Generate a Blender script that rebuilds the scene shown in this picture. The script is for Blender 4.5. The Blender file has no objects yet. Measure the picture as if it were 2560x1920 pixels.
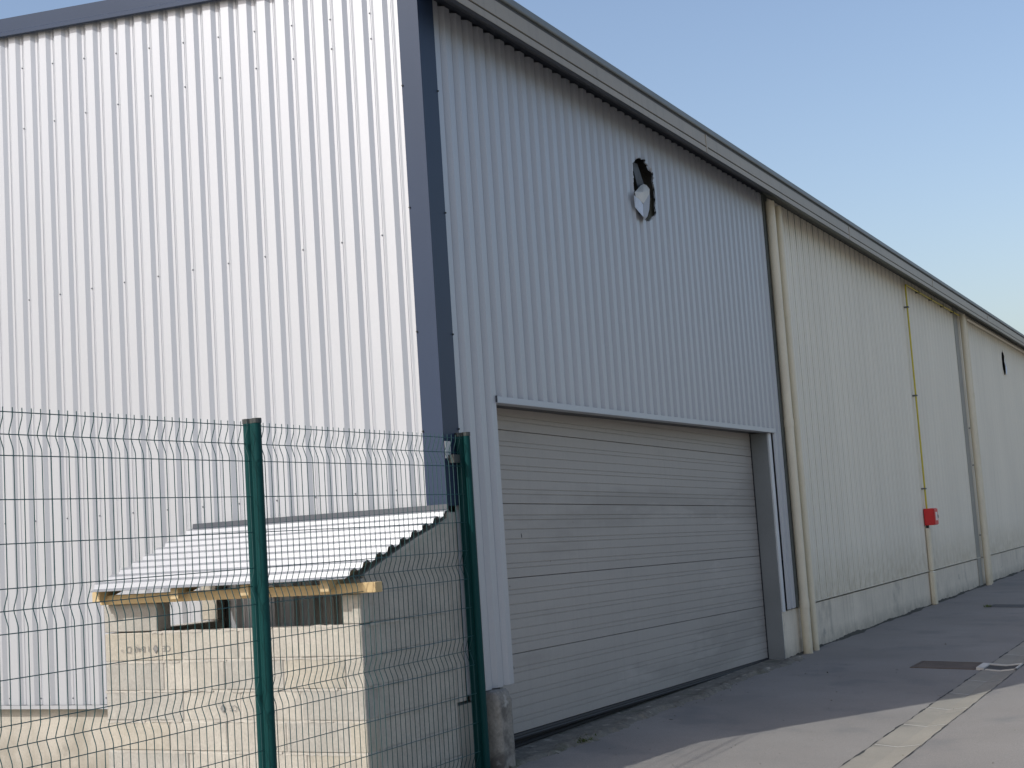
import bpy, bmesh, math, random
from mathutils import Vector, Matrix
import numpy as np
random.seed(7)
S = bpy.context.scene
COL = S.collection

# ------------------------------------------------------------------ camera, sky, sun, exposure
cam = bpy.data.cameras.new("camera")
cam.sensor_width = 36.0
cam.lens = 3535.3 / 2560 * 36.0
cam.clip_start = 0.05
cam.clip_end = 2000
co = bpy.data.objects.new("camera", cam)
COL.objects.link(co)
yaw, pitch, roll = 1.0953, 0.1052, -0.0659
fw = Vector((math.cos(pitch)*math.sin(yaw), math.cos(pitch)*math.cos(yaw), math.sin(pitch)))
rt = Vector((math.cos(yaw), -math.sin(yaw), 0)); up = rt.cross(fw)
r2 = math.cos(roll)*rt + math.sin(roll)*up
u2 = -math.sin(roll)*rt + math.cos(roll)*up
M = Matrix((r2, u2, -fw)).transposed().to_4x4()
M.translation = Vector((-9.0611, -5.2857, 1.7514))
co.matrix_world = M
S.camera = co

world = bpy.data.worlds.new("World")
S.world = world
world.use_nodes = True
wn = world.node_tree.nodes
sky = wn.new("ShaderNodeTexSky")
sky.sky_type = 'NISHITA'
sky.sun_disc = False
L_SUN = Vector((1.06, -0.505, -1.0)).normalized()      # the way the light travels
SUN_EL = math.asin(-L_SUN.z)
sky.sun_elevation = SUN_EL
sky.sun_rotation = math.atan2(-L_SUN.x, -L_SUN.y)
sky.air_density = 1.35
sky.dust_density = 3.0
sky.ozone_density = 2.0
wb = wn.new("ShaderNodeMix"); wb.data_type = 'RGBA'; wb.blend_type = 'MULTIPLY'      # the camera's white balance, the same over the whole sky
wb.inputs[0].default_value = 1.0; wb.inputs[7].default_value = (1.0, 0.965, 1.01, 1)
world.node_tree.links.new(sky.outputs[0], wb.inputs[6])
world.node_tree.links.new(wb.outputs[2], wn["Background"].inputs[0])
wn["Background"].inputs[1].default_value = 0.143
sun = bpy.data.lights.new("sun", 'SUN')
sun.energy = 2.75
sun.angle = math.radians(0.5)
sun.color = (0.985, 0.99, 0.965)
so = bpy.data.objects.new("sun", sun)
COL.objects.link(so)
so.rotation_euler = L_SUN.to_track_quat('-Z', 'Y').to_euler()
S.view_settings.view_transform = 'Standard'
S.view_settings.look = 'None'
S.view_settings.exposure = 0.24
S.view_settings.gamma = 1.0
S.view_settings.use_curve_mapping = False

# ------------------------------------------------------------------ helpers
def mat(name, col, rough=0.6, metal=0.0, var=0.10, scale=3.0, fine=0.06, fscale=60.0, bump=0.0, bscale=120.0,
        spots=None, spec=0.5, stretch=None, zdirt=None, streak=None, groove=None):
    m = bpy.data.materials.new(name)
    m.use_nodes = True
    nt = m.node_tree; N = nt.nodes; K = nt.links.new
    b = N["Principled BSDF"]
    b.inputs["Roughness"].default_value = rough
    b.inputs["Metallic"].default_value = metal
    b.inputs["Specular IOR Level"].default_value = spec
    g = N.new("ShaderNodeNewGeometry")
    pos = g.outputs["Position"]
    if stretch:
        mp = N.new("ShaderNodeMapping"); mp.inputs["Scale"].default_value = stretch
        K(pos, mp.inputs[0]); spos = mp.outputs[0]
    else:
        spos = pos
    def noise(p, s, det=4.0, rg=0.6):
        n = N.new("ShaderNodeTexNoise"); n.inputs["Scale"].default_value = s
        n.inputs["Detail"].default_value = det; n.inputs["Roughness"].default_value = rg
        K(p, n.inputs["Vector"]); return n.outputs["Fac"]
    def mrange(v, a, bb, c, d):
        r = N.new("ShaderNodeMapRange"); r.inputs[1].default_value = a; r.inputs[2].default_value = bb
        r.inputs[3].default_value = c; r.inputs[4].default_value = d
        K(v, r.inputs[0]); return r.outputs[0]
    def mulcol(c, f):
        v = N.new("ShaderNodeVectorMath"); v.operation = 'SCALE'
        K(c, v.inputs[0]); K(f, v.inputs["Scale"]); return v.outputs[0]
    def mix(f, c1, c2):
        x = N.new("ShaderNodeMix"); x.data_type = 'RGBA'
        K(f, x.inputs[0]); K(c1, x.inputs[6])
        if isinstance(c2, tuple): x.inputs[7].default_value = (*c2, 1)
        else: K(c2, x.inputs[7])
        return x.outputs[2]
    rgb = N.new("ShaderNodeRGB"); rgb.outputs[0].default_value = (*col, 1)
    c = rgb.outputs[0]
    c = mulcol(c, mrange(noise(spos, scale), 0.25, 0.75, 1 - var, 1 + var))
    c = mulcol(c, mrange(noise(pos, fscale, 3.0), 0.25, 0.75, 1 - fine, 1 + fine))
    if spots:                                     # (colour, noise scale, threshold, strength)
        for sc, ss, th, st in spots:
            c = mix(mrange(noise(spos, ss, 5.0), th, th + 0.10, 0, st), c, sc)
    if streak:                                    # rain streaks running down: (colour, strength)
        mp = N.new("ShaderNodeMapping"); mp.inputs["Scale"].default_value = (9, 9, 0.35)
        K(pos, mp.inputs[0])
        c = mix(mrange(noise(mp.outputs[0], 1.0, 5.0, 0.7), 0.50, 0.75, 0, streak[1]), c, streak[0])
    if groove:                                    # run-off stains in the sheet's grooves, strongest under the gutter: (colour, pitch, offset, width, z0, z1, weak, strong)
        gc, gp, go, gw, z0, z1, wk, st = groove
        sx = N.new("ShaderNodeSeparateXYZ"); K(pos, sx.inputs[0])
        def m2(op, a, bv):
            q = N.new("ShaderNodeMath"); q.operation = op
            K(a, q.inputs[0])
            if isinstance(bv, float): q.inputs[1].default_value = bv
            else: K(bv, q.inputs[1])
            return q.outputs[0]
        d = m2('ABSOLUTE', m2('SUBTRACT', m2('FLOORED_MODULO', m2('SUBTRACT', sx.outputs[0], go - gp/2), gp), gp/2), 0.0)
        line = mrange(d, gw*.4, gw, 1, 0)
        top = m2('MULTIPLY', mrange(sx.outputs[2], z0, z1, 0, st), mrange(noise(pos, 2.2, 3.0), 0.35, 0.65, 0.35, 1.0))
        c = mix(m2('MULTIPLY', line, m2('ADD', top, wk)), c, gc)
        broad = m2('MULTIPLY', mrange(d, 0.02, .16, 1, 0.3), m2('MULTIPLY', top, .30))
        c = mix(broad, c, gc)
    if zdirt:                                     # splash dirt that fades out between two heights: (colour, z0, z1, strength)
        sx = N.new("ShaderNodeSeparateXYZ"); K(pos, sx.inputs[0])
        for dc, z0, z1, st in zdirt:
            f = mrange(sx.outputs[2], z0, z1, st, 0)
            mm = N.new("ShaderNodeMath"); mm.operation = 'MULTIPLY'
            K(f, mm.inputs[0]); K(mrange(noise(pos, 5.0, 5.0), 0.3, 0.7, 0.15, 1.0), mm.inputs[1])
            c = mix(mm.outputs[0], c, dc)
    K(c, b.inputs["Base Color"])
    if bump:
        bp = N.new("ShaderNodeBump"); bp.inputs["Strength"].default_value = bump; bp.inputs["Distance"].default_value = 0.01
        K(noise(pos, bscale, 5.0, 0.7), bp.inputs["Height"]); K(bp.outputs[0], b.inputs["Normal"])
    return m

class MB:
    """collects shapes; build() links them as ONE mesh object"""
    def __init__(s): s.v = []; s.f = []
    def add(s, vs, fs):
        n = len(s.v); s.v += [tuple(x) for x in vs]; s.f += [tuple(i + n for i in f) for f in fs]; return s
    def box(s, a, b, bev=0.0):
        x0, y0, z0 = a; x1, y1, z1 = b
        if bev <= 0:
            return s.add([(x0,y0,z0),(x1,y0,z0),(x1,y1,z0),(x0,y1,z0),(x0,y0,z1),(x1,y0,z1),(x1,y1,z1),(x0,y1,z1)],
                         [(0,3,2,1),(4,5,6,7),(0,1,5,4),(1,2,6,5),(2,3,7,6),(3,0,4,7)])
        bm = bmesh.new(); bmesh.ops.create_cube(bm, size=1)
        for v in bm.verts:
            v.co = Vector((x0 + (v.co.x + .5)*(x1-x0), y0 + (v.co.y + .5)*(y1-y0), z0 + (v.co.z + .5)*(z1-z0)))
        bmesh.ops.bevel(bm, geom=bm.edges[:], offset=bev, segments=1, affect='EDGES')
        bm.verts.ensure_lookup_table()
        s.add([v.co[:] for v in bm.verts], [[v.index for v in f.verts] for f in bm.faces]); bm.free(); return s
    def extrude(s, poly, axis, a, b, closed=True, caps=True):
        """poly: 2-D points on the plane across axis ('x': (y,z), 'y': (x,z), 'z': (x,y))"""
        def P(p, t):
            return {'x': (t, p[0], p[1]), 'y': (p[0], t, p[1]), 'z': (p[0], p[1], t)}[axis]
        n = len(poly)
        vs = [P(p, a) for p in poly] + [P(p, b) for p in poly]
        fs = [(i, (i+1) % n, n + (i+1) % n, n + i) for i in range(n if closed else n-1)]
        if closed and caps: fs += [tuple(range(n))[::-1], tuple(range(n, 2*n))]
        return s.add(vs, fs)
    def tube(s, pts, r, seg=8, caps=True):
        pts = [Vector(p) for p in pts]; rings = []
        nrm = None
        for i, p in enumerate(pts):
            t = (pts[min(i+1, len(pts)-1)] - pts[max(i-1, 0)]).normalized()
            if nrm is None:
                nrm = t.orthogonal().normalized()
            nrm = (nrm - t*nrm.dot(t)).normalized()
            bn = t.cross(nrm)
            rr = r[i] if isinstance(r, (list, tuple)) else r
            rings.append([p + (nrm*math.cos(2*math.pi*k/seg) + bn*math.sin(2*math.pi*k/seg))*rr for k in range(seg)])
        vs = [q for rg in rings for q in rg]; fs = []
        for i in range(len(rings)-1):
            for k in range(seg):
                fs.append((i*seg+k, i*seg+(k+1) % seg, (i+1)*seg+(k+1) % seg, (i+1)*seg+k))
        if caps: fs += [tuple(range(seg))[::-1], tuple(range((len(rings)-1)*seg, len(rings)*seg))]
        return s.add(vs, fs)
    def mesh(s, name, m, smooth=False):
        me = bpy.data.meshes.new(name)
        me.from_pydata(s.v, [], s.f)
        bm = bmesh.new(); bm.from_mesh(me)
        bmesh.ops.recalc_face_normals(bm, faces=bm.faces[:])
        bm.to_mesh(me); bm.free()
        me.materials.append(m)
        if smooth:
            me.shade_smooth() if hasattr(me, "shade_smooth") else None
            try: me.set_sharp_from_angle(angle=math.radians(40))
            except Exception: pass
        me.update(); return me
    def build(s, name, m, parent=None, smooth=False, kind=None, label=None):
        return link(name, s.mesh(name, m, smooth), parent, kind, label)

def link(name, me, parent=None, kind=None, label=None):
    o = bpy.data.objects.new(name, me); COL.objects.link(o)
    if parent:
        o.parent = parent
        w = Matrix.Identity(4); q = parent
        while q is not None: w = q.matrix_basis @ w; q = q.parent
        o.matrix_basis = w.inverted()               # meshes are built in world coordinates
    if kind: o['kind'] = kind
    if label: o['label'] = label
    return o

def thing(name, label, cat, loc=(0, 0, 0), group=None):
    o = bpy.data.objects.new(name, None); COL.objects.link(o); o.location = loc
    o.empty_display_size = 0.2
    o['label'] = label; o['category'] = cat
    if group: o['group'] = group
    return o

def zg(y):                                          # the road falls to a drain channel that runs along the warehouse
    if y > -0.2: return 0.0
    if y > -2.40: return (y + 0.2)/2.20*0.10
    if y > -2.78: return -0.10
    if y > -6: return -0.10 + (-2.78 - y)/3.22*0.10
    return 0.0

# ------------------------------------------------------------------ materials
M_WHITE = mat("white_grey_sheet", (0.43, 0.443, 0.465), rough=0.44, metal=0.34, var=0.03, scale=0.8, fine=0.02, stretch=(1, 1, .3), spec=0.6,
              streak=((0.40, 0.41, 0.42), 0.25))
M_CREAM = mat("cream_sheet", (0.77, 0.715, 0.59), rough=0.55, var=0.05, scale=0.7, fine=0.03, stretch=(1, 1, .35),
              streak=((0.45, 0.43, 0.36), 0.25), zdirt=[((0.36, 0.29, 0.16), 0.58, 1.30, 0.6)],
              groove=((0.10, 0.095, 0.08), 0.309, 9.83 + .02, .034, 5.35, 5.92, 0.11, 0.75))
M_CREAMPIPE = mat("cream_pipe", (0.72, 0.65, 0.49), rough=0.5, var=0.07, scale=2.0, fine=0.03, zdirt=[((0.35, 0.29, 0.16), 0.0, 0.5, 0.5)])
M_TRIM = mat("slate_blue_trim", (0.021, 0.037, 0.072), rough=0.42, var=0.05, scale=1.5, fine=0.02, spec=0.3)
M_DARK = mat("dark_slate_metal", (0.035, 0.042, 0.055), rough=0.45, var=0.08, scale=2)
M_DARKGREEN = mat("dark_green_grey_metal", (0.085, 0.095, 0.085), rough=0.5, var=0.10, scale=2)
M_GUTTER = mat("taupe_gutter", (0.33, 0.285, 0.22), rough=0.5, var=0.08, scale=1.2, fine=0.03, stretch=(.4, 1, 1), streak=((0.15, 0.14, 0.12), 0.35))
M_GUTLINE = mat("gutter_groove", (0.06, 0.06, 0.058), rough=0.7)
M_ROOFEDGE = mat("roof_edge_metal", (0.17, 0.185, 0.18), rough=0.5, var=0.1, scale=1.5)
M_ROOF = mat("grey_roof_sheet", (0.30, 0.31, 0.31), rough=0.5)
M_CONC = mat("bare_plinth_concrete", (0.40, 0.37, 0.315), rough=0.85, var=0.14, scale=1.6, fine=0.10, bump=0.25, bscale=60,
             spots=[((0.24, 0.215, 0.17), 1.3, 0.56, 0.55), ((0.14, 0.135, 0.12), 3.0, 0.64, 0.6)], zdirt=[((0.16, 0.145, 0.11), 0.0, 0.30, 0.7)],
             streak=((0.25, 0.22, 0.16), 0.35))
M_PLINTH = mat("shade_lifted_painted_plinth", (0.70, 0.62, 0.49), rough=0.85, var=0.12, scale=1.6, fine=0.08, bump=0.25, bscale=60,  # painted finish, its tone raised to offset the shade on this wall
             spots=[((0.33, 0.30, 0.24), 1.3, 0.57, 0.5), ((0.20, 0.19, 0.17), 2.3, 0.645, 0.75)], zdirt=[((0.18, 0.16, 0.12), 0.0, 0.22, 0.8)],
             streak=((0.30, 0.26, 0.19), 0.4))
M_STUB = mat("rough_stained_concrete", (0.26, 0.24, 0.205), rough=0.9, var=0.25, scale=5.0, fine=0.18, fscale=40, bump=0.6, bscale=45,
             spots=[((0.09, 0.08, 0.07), 4.0, 0.52, 0.75), ((0.45, 0.44, 0.40), 7.0, 0.62, 0.6)])
M_SILL = mat("broken_sill_concrete", (0.165, 0.152, 0.122), rough=0.95, var=0.30, scale=6.0, fine=0.22, fscale=35, bump=0.8, bscale=50,
             spots=[((0.065, 0.075, 0.035), 2.4, 0.56, 0.6), ((0.40, 0.37, 0.30), 7.0, 0.585, 0.75), ((0.06, 0.055, 0.045), 9.0, 0.62, 0.7)])
M_ASPH = mat("worn_asphalt", (0.225, 0.208, 0.186), rough=0.9, var=0.15, scale=0.55, fine=0.24, fscale=110, bump=0.5, bscale=220,
             spots=[((0.15, 0.147, 0.143), 0.9, 0.55, 0.5), ((0.27, 0.26, 0.24), 26.0, 0.70, 0.5), ((0.085, 0.085, 0.08), 19.0, 0.72, 0.6)])
M_CHAN = mat("channel_concrete", (0.265, 0.243, 0.198), rough=0.9, var=0.14, scale=1.2, fine=0.10, fscale=90, bump=0.4, bscale=150,
             spots=[((0.15, 0.14, 0.12), 1.6, 0.56, 0.5)])
M_CRACK = mat("dark_joint", (0.03, 0.03, 0.028), rough=0.95)
M_PALE = mat("pale_mortar_joint", (0.50, 0.48, 0.43), rough=0.9, fine=0.2)
M_YARD = mat("yard_concrete", (0.33, 0.31, 0.27), rough=0.95, var=0.2, scale=1.2, fine=0.15, bump=0.4)
M_BOUNCE = mat("pale_bounce_concrete", (0.40, 0.385, 0.35), rough=0.9, var=0.15, scale=1.2, fine=0.12, bump=0.4)
M_EARTH = mat("far_ground", (0.22, 0.20, 0.16), rough=0.95, var=0.2, scale=0.2)
M_DOOR = mat("grey_door_paint", (0.37, 0.345, 0.312), rough=0.55, var=0.07, scale=0.9, fine=0.05, stretch=(.25, 1, 1.2),
             spots=[((0.27, 0.25, 0.225), 1.1, 0.52, 0.55), ((0.49, 0.46, 0.42), 2.3, 0.60, 0.4)], streak=((0.25, 0.235, 0.21), 0.22))
M_RUBBER = mat("black_rubber", (0.022, 0.023, 0.027), rough=0.6)
M_FRAME = mat("grey_green_frame", (0.215, 0.225, 0.22), rough=0.5, var=0.10, scale=1.5)
M_OFFWHITE = mat("off_white_strip", (0.60, 0.61, 0.60), rough=0.5)
M_BLACK = mat("dark_void", (0.012, 0.013, 0.016), rough=0.8)
M_INSUL = mat("torn_insulation", (0.065, 0.062, 0.058), rough=0.9, var=0.4, scale=12, bump=0.8, bscale=40)
M_BROWN = mat("brown_insulation", (0.10, 0.092, 0.062), rough=0.9, var=0.4, scale=14)
M_FLAPIN = mat("cream_liner_face", (0.62, 0.60, 0.54), rough=0.6, spots=[((0.35, 0.33, 0.29), 14, 0.64, 0.5)])
M_FLAPSKY = mat("sky_reflection_liner_face", (0.60, 0.70, 0.84), rough=0.45, var=0.04)  # sky reflection put into the colour of the outer flap facet
M_FLAPSHADE = mat("shaded_liner_face", (0.36, 0.38, 0.43), rough=0.5, var=0.05)  # shade put into the colour of the right flap facet
M_YEL = mat("yellow_gas_paint", (0.52, 0.43, 0.03), rough=0.45, var=0.08)
M_RED = mat("red_box_paint", (0.62, 0.022, 0.022), rough=0.45, var=0.06)
M_STICK = mat("white_sticker", (0.78, 0.70, 0.64), rough=0.5)
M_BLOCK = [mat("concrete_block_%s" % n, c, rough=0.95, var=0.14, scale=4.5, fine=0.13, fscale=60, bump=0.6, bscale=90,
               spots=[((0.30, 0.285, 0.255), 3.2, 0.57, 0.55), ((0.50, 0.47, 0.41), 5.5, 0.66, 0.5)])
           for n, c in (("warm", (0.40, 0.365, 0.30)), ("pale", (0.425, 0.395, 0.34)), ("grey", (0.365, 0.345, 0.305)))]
M_MORTAR = mat("pale_mortar", (0.43, 0.40, 0.35), rough=0.95, var=0.18, scale=6, bump=0.6, bscale=60)
M_PRINT = mat("grey_print", (0.20, 0.195, 0.185), rough=0.95, var=0.3, scale=30)
M_WOOD = mat("fresh_pine", (0.52, 0.375, 0.185), rough=0.7, var=0.16, scale=8, stretch=(1, .25, 1), fine=0.08)
M_WOODEND = mat("pine_end_grain", (0.50, 0.38, 0.21), rough=0.75, var=0.12, scale=14)
M_SHEET = mat("white_corrugated_sheet", (0.30, 0.305, 0.312), rough=0.38, metal=0.45, var=0.03, scale=2, spec=0.55)
M_GREEN = mat("green_fence_coat", (0.004, 0.042, 0.041), rough=0.5, var=0.06, scale=3, spec=0.12)
M_WIRE = mat("dark_green_wire", (0.010, 0.062, 0.062), rough=0.4)
M_CAP = mat("dark_post_cap", (0.035, 0.04, 0.038), rough=0.5)
M_STEEL = mat("bare_steel", (0.62, 0.62, 0.60), rough=0.3, metal=0.9)
M_SCREW = mat("grey_screw_head", (0.16, 0.165, 0.18), rough=0.5)
M_RUST = mat("brown_rusty_steel", (0.105, 0.078, 0.058), rough=0.85, var=0.22, scale=4, fine=0.15, bump=0.3)
M_IRON = mat("dark_cast_iron", (0.06, 0.058, 0.055), rough=0.7, var=0.2, scale=6)
M_GRATERIM = mat("pale_grate_rim", (0.52, 0.50, 0.45), rough=0.9, var=0.12, scale=8)
M_WEED = mat("weed_green", (0.075, 0.105, 0.025), rough=0.8, var=0.35, scale=20)

# ------------------------------------------------------------------ ground
def strip_ground(name, xs, ys, m, zf, kind='structure', dz=0.0):
    vs = [(x, y, zf(y) + dz) for y in ys for x in xs]
    n = len(xs)
    fs = [(j*n+i, j*n+i+1, (j+1)*n+i+1, (j+1)*n+i) for j in range(len(ys)-1) for i in range(n-1)]
    return MB().add(vs, fs).build(name, m, kind=kind)
strip_ground("ground", [-800, -60, 60, 800], [-800, -60, 60, 800], M_EARTH, lambda y: -0.22)
strip_ground("road", [-60, 0, 20, 60, 140], [-40, -8, -6, -5, -4, -3.2, -2.78, -2.59, -2.40, -2.0, -1.4, -0.8, -0.2, 0.3], M_ASPH,
             lambda y: zg(y) - (0.02 if -2.7 < y < -2.5 else 0))
strip_ground("yard", [-60, -20, 0.2], [0.3001, 3, 8, 20], M_YARD, lambda y: 0.0)

strip_ground("bounce_apron", [-16, -8, -0.35], [-4.6, -3.4, -2.82], M_BOUNCE, zg, dz=0.006)  # unseen pale slab, added to bounce light onto the shed and walls
strip_ground("bounce_apron", [-16, -8, -0.35], [-2.38, -1.2, -0.2, 0.25], M_BOUNCE, zg, dz=0.006)
chan = bpy.data.objects.new("drain_channel", None); COL.objects.link(chan); chan['kind'] = 'structure'
def slab(x0, x1):
    b = MB()
    j = lambda: random.uniform(-.006, .006)
    y0 = -2.778 + j(); y1 = -2.412
    for ya, yb, za, zb in ((y0, -2.60, -0.096, -0.114), (-2.60, y1, -0.114, -0.095)):
        b.add([(x0, ya, za), (x1, ya, za), (x1, yb, zb), (x0, yb, zb), (x0, ya, za-.05), (x1, ya, za-.05), (x1, yb, zb-.05), (x0, yb, zb-.05)],
              [(0,1,2,3), (0,4,5,1), (2,6,7,3), (1,5,6,2), (3,7,4,0)])
    b.build("channel_slab", M_CHAN, chan)
xs = [-6.0, -5, -4, -3, -2, -1, 0.0, 1.05, 2.36, 3.42, 4.45, 5.50, 6.53, 7.47]
for a, b_ in zip(xs, xs[1:]): slab(a + .008, b_ - .008)
xs2 = [7.95, 9.1, 10.1, 11.1, 12.1, 13.1, 14.1, 15.1, 16.1, 17.1, 18.1, 19.1, 20.1, 22, 25, 30, 40, 60]
for a, b_ in zip(xs2, xs2[1:]): slab(a + .008, b_ - .008)
for x in xs[1:-1] + xs2[1:-1]:
    MB().add([(x-.009, -2.77, -.0945), (x+.009, -2.77, -.0945), (x+.009, -2.60, -.1125), (x-.009, -2.60, -.1125), (x+.009, -2.42, -.0935), (x-.009, -2.42, -.0935)],
             [(0,1,2,3), (3,2,4,5)]).build("mortar_joint", M_PALE, chan)
def wobble(x, a): return a*(math.sin(x*3.1) + .6*math.sin(x*7.7+1) + .5*math.sin(x*17.3))
for yc, w in ((-2.404, .008), (-2.784, .0035)):
    b = MB(); X = [-6 + .06*i for i in range(760)]; rr = random.Random(9)
    vs = []
    for x in X:
        c = yc + wobble(x + yc, .0035) + rr.uniform(-.0035, .0035); h = w*max(.12, .75 + .55*math.sin(x*5.3 + yc) + .45*math.sin(x*13.7) + rr.uniform(-.4, .4))
        vs += [(x, c - h, -.0945), (x, c + h, -.0945)]
    b.add(vs, [(2*i, 2*i+2, 2*i+3, 2*i+1) for i in range(len(X)-1)]).build("edge_crack", M_CRACK, chan)

# broken concrete strip under the roller door
def rough_strip():
    nx, ny = 190, 10
    vs = []; fs = []
    rr = random.Random(3)
    for i in range(nx+1):
        x = 0.45 + (8.10-0.45)*i/nx
        e = -0.205 + .035*math.sin(x*2.3) + .02*math.sin(x*9.1+.7) + rr.uniform(-.022, .022)
        for k in range(ny+1):
            t = k/ny
            y = e + (0.40 - e)*t
            z = 0.004 + (0.030 + .012*math.sin(x*4.1) + rr.uniform(-.012, .012))*math.sin(min(1, t*3.2)*math.pi)*1.0
            if t > .36: z = 0.006 + rr.uniform(0, .003)
            if k == 0: z = -0.012
            vs.append((x + rr.uniform(-.01, .01), y, z))
    for i in range(nx):
        for k in range(ny):
            a = i*(ny+1)+k; fs.append((a, a+1, a+ny+2, a+ny+1))
    o = MB().add(vs, fs).build("door_sill", M_SILL, kind='structure', smooth=True)
rough_strip()
def dirt_strip(x0, x1, y, seed, m):
    rr = random.Random(seed); n = int((x1 - x0)/.06); vs = []
    for i in range(n+1):
        x = x0 + (x1-x0)*i/n
        w = .05 + .035*math.sin(x*1.7+seed) + .02*math.sin(x*6.1) + rr.uniform(-.012, .018)
        h = .022 + .014*math.sin(x*2.9) + rr.uniform(-.008, .012)
        w = max(.015, w); h = max(.006, h)
        vs += [(x, y, h), (x, y - w*.45, h*.45 + .003), (x, y - w, -.004)]
    MB().add(vs, [(3*i+k, 3*i+3+k, 3*i+4+k, 3*i+1+k) for i in range(n) for k in range(2)]).build("dirt_strip", m, kind='stuff', smooth=True)
M_DIRT = mat("dark_mossy_dirt", (0.060, 0.058, 0.045), rough=1.0, var=0.4, scale=7, fine=0.3, bump=0.8, bscale=60)
dirt_strip(8.10, 44, 0.010, 1, M_DIRT)
# loose crumbs of broken concrete along the sill and on the road
b = MB(); rr = random.Random(5)
for _ in range(150):
    x = rr.uniform(.8, 8.0); y = -0.22 + rr.gauss(0, .09) - (rr.random()**6)*1.6
    s = rr.uniform(.004, .013)*(1.8 if rr.random() < .06 else 1)
    z = zg(y) + s*.3 + (.01 if y > -.2 else 0)
    pts = [Vector((rr.uniform(-1, 1), rr.uniform(-1, 1), rr.uniform(-.6, .6))).normalized()*s*rr.uniform(.7, 1.3) for _ in range(4)]
    b.add([Vector((x, y, z)) + p for p in pts], [(0,1,2), (0,2,3), (0,3,1), (1,3,2)])
for _ in range(260):
    x = rr.uniform(.5, 14.0); y = rr.uniform(-4.2, -.3); s = rr.uniform(.003, .009)*(2.0 if rr.random() < .05 else 1)
    z = zg(y) + s*.25
    pts = [Vector((rr.uniform(-1, 1), rr.uniform(-1, 1), rr.uniform(-.5, .6))).normalized()*s for _ in range(4)]
    b.add([Vector((x, y, z)) + p for p in pts], [(0,1,2), (0,2,3), (0,3,1), (1,3,2)])
b.build("concrete_crumbs", M_SILL, kind='stuff')

# ------------------------------------------------------------------ warehouse
W = thing("warehouse", "long metal-clad warehouse, grey near corner and cream beyond, with a wide roller door", "warehouse")
LEN, DEP, RIDGE = 45.0, 16.0, 8.0
EAVE = 6.13; SL = 0.0956
def rake(y): return EAVE + SL*min(y, DEP - y)

def rib(pitch, crown, run, dep):
    """one rib from valley centre to valley centre: (u, height)"""
    v = (pitch - crown - 2*run)/2
    return [(0, 0), (v, 0), (v+run, dep), (v+run+crown, dep), (v+2*run+crown, 0)]

def sheet(face, u0, n, pitch, prof, z0, ztop, m, hole=None, label=None, parent=None, clip=None):
    pts = [(u0 + k*pitch + u, d) for k in range(n) for u, d in prof] + [(u0 + n*pitch, 0)]
    if clip:                                      # cut the run of ribs to a range
        lo, hi = clip; out = []
        for (ua, da), (ub, db) in zip(pts, pts[1:]):
            for q in (lo, hi):
                pass
            a, c = max(ua, lo), min(ub, hi)
            if c <= a: continue
            f = lambda u: da + (db - da)*(u - ua)/(ub - ua) if ub > ua else da
            if not out or abs(out[-1][0] - a) > 1e-6: out.append((a, f(a)))
            out.append((c, f(c)))
        pts = out
    if hole:
        hx0, hx1 = min(p[0] for p in hole) - .03, max(p[0] for p in hole) + .03
        hz0, hz1 = min(p[1] for p in hole) - .03, max(p[1] for p in hole) + .03
        fine = []
        for (ua, da), (ub, db) in zip(pts, pts[1:]):
            k = max(1, int((ub-ua)/.009)) if ub > hx0 and ua < hx1 else 1
            for i in range(k): fine.append((ua + (ub-ua)*i/k, da + (db-da)*i/k))
        fine.append(pts[-1]); pts = fine
    P = (lambda u, d, z: (-d, u, z)) if face == 'A' else (lambda u, d, z: (u, -d, z))
    vs = []; fs = []
    if not hole:
        for u, d in pts: vs += [P(u, d, z0), P(u, d, ztop(u))]
        fs = [(2*i, 2*i+2, 2*i+3, 2*i+1) for i in range(len(pts)-1)]
    else:
        def inside(x, z):
            r = False
            for i in range(len(hole)):
                (xa, za), (xb, zb) = hole[i], hole[i-1]
                if (za > z) != (zb > z) and x < (xb-xa)*(z-za)/(zb-za)+xa: r = not r
            return r
        zs = [z0] + [hz0 + .009*i for i in range(int((hz1-hz0)/.009)+1)]
        for u, d in pts:
            for z in zs: vs.append(P(u, d, z))
            vs.append(P(u, d, ztop(u)))
        nz = len(zs) + 1
        for i in range(len(pts)-1):
            for k in range(nz-1):
                zc = (vs[i*nz+k][2] + vs[i*nz+k+1][2])/2
                if inside((pts[i][0]+pts[i+1][0])/2, zc): continue
                fs.append((i*nz+k, (i+1)*nz+k, (i+1)*nz+k+1, i*nz+k+1))
    return MB().add(vs, fs).build("cladding_sheet", m, parent or W, label=label)

# sunlit gable: 186 mm ribs
PA = 0.1859; profA = rib(PA, 0.080, 0.035, 0.0235); VA = 0.0424
x2_ = profA[-1][0]; profA += [(x2_ + .002, -.004), (x2_ + .009, -.004), (x2_ + .011, 0)]   # groove added beside each rib to give a thin shadow line
nper = 5
k0 = 0
while VA + k0*PA < DEP:
    n = min(nper, int((DEP - VA - k0*PA)/PA) + 1)
    sheet('A', VA + k0*PA, n, PA, profA, 0.555, lambda u: rake(u) + 0.03, M_WHITE, clip=(0.06, DEP - .05))
    k0 += n
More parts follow.
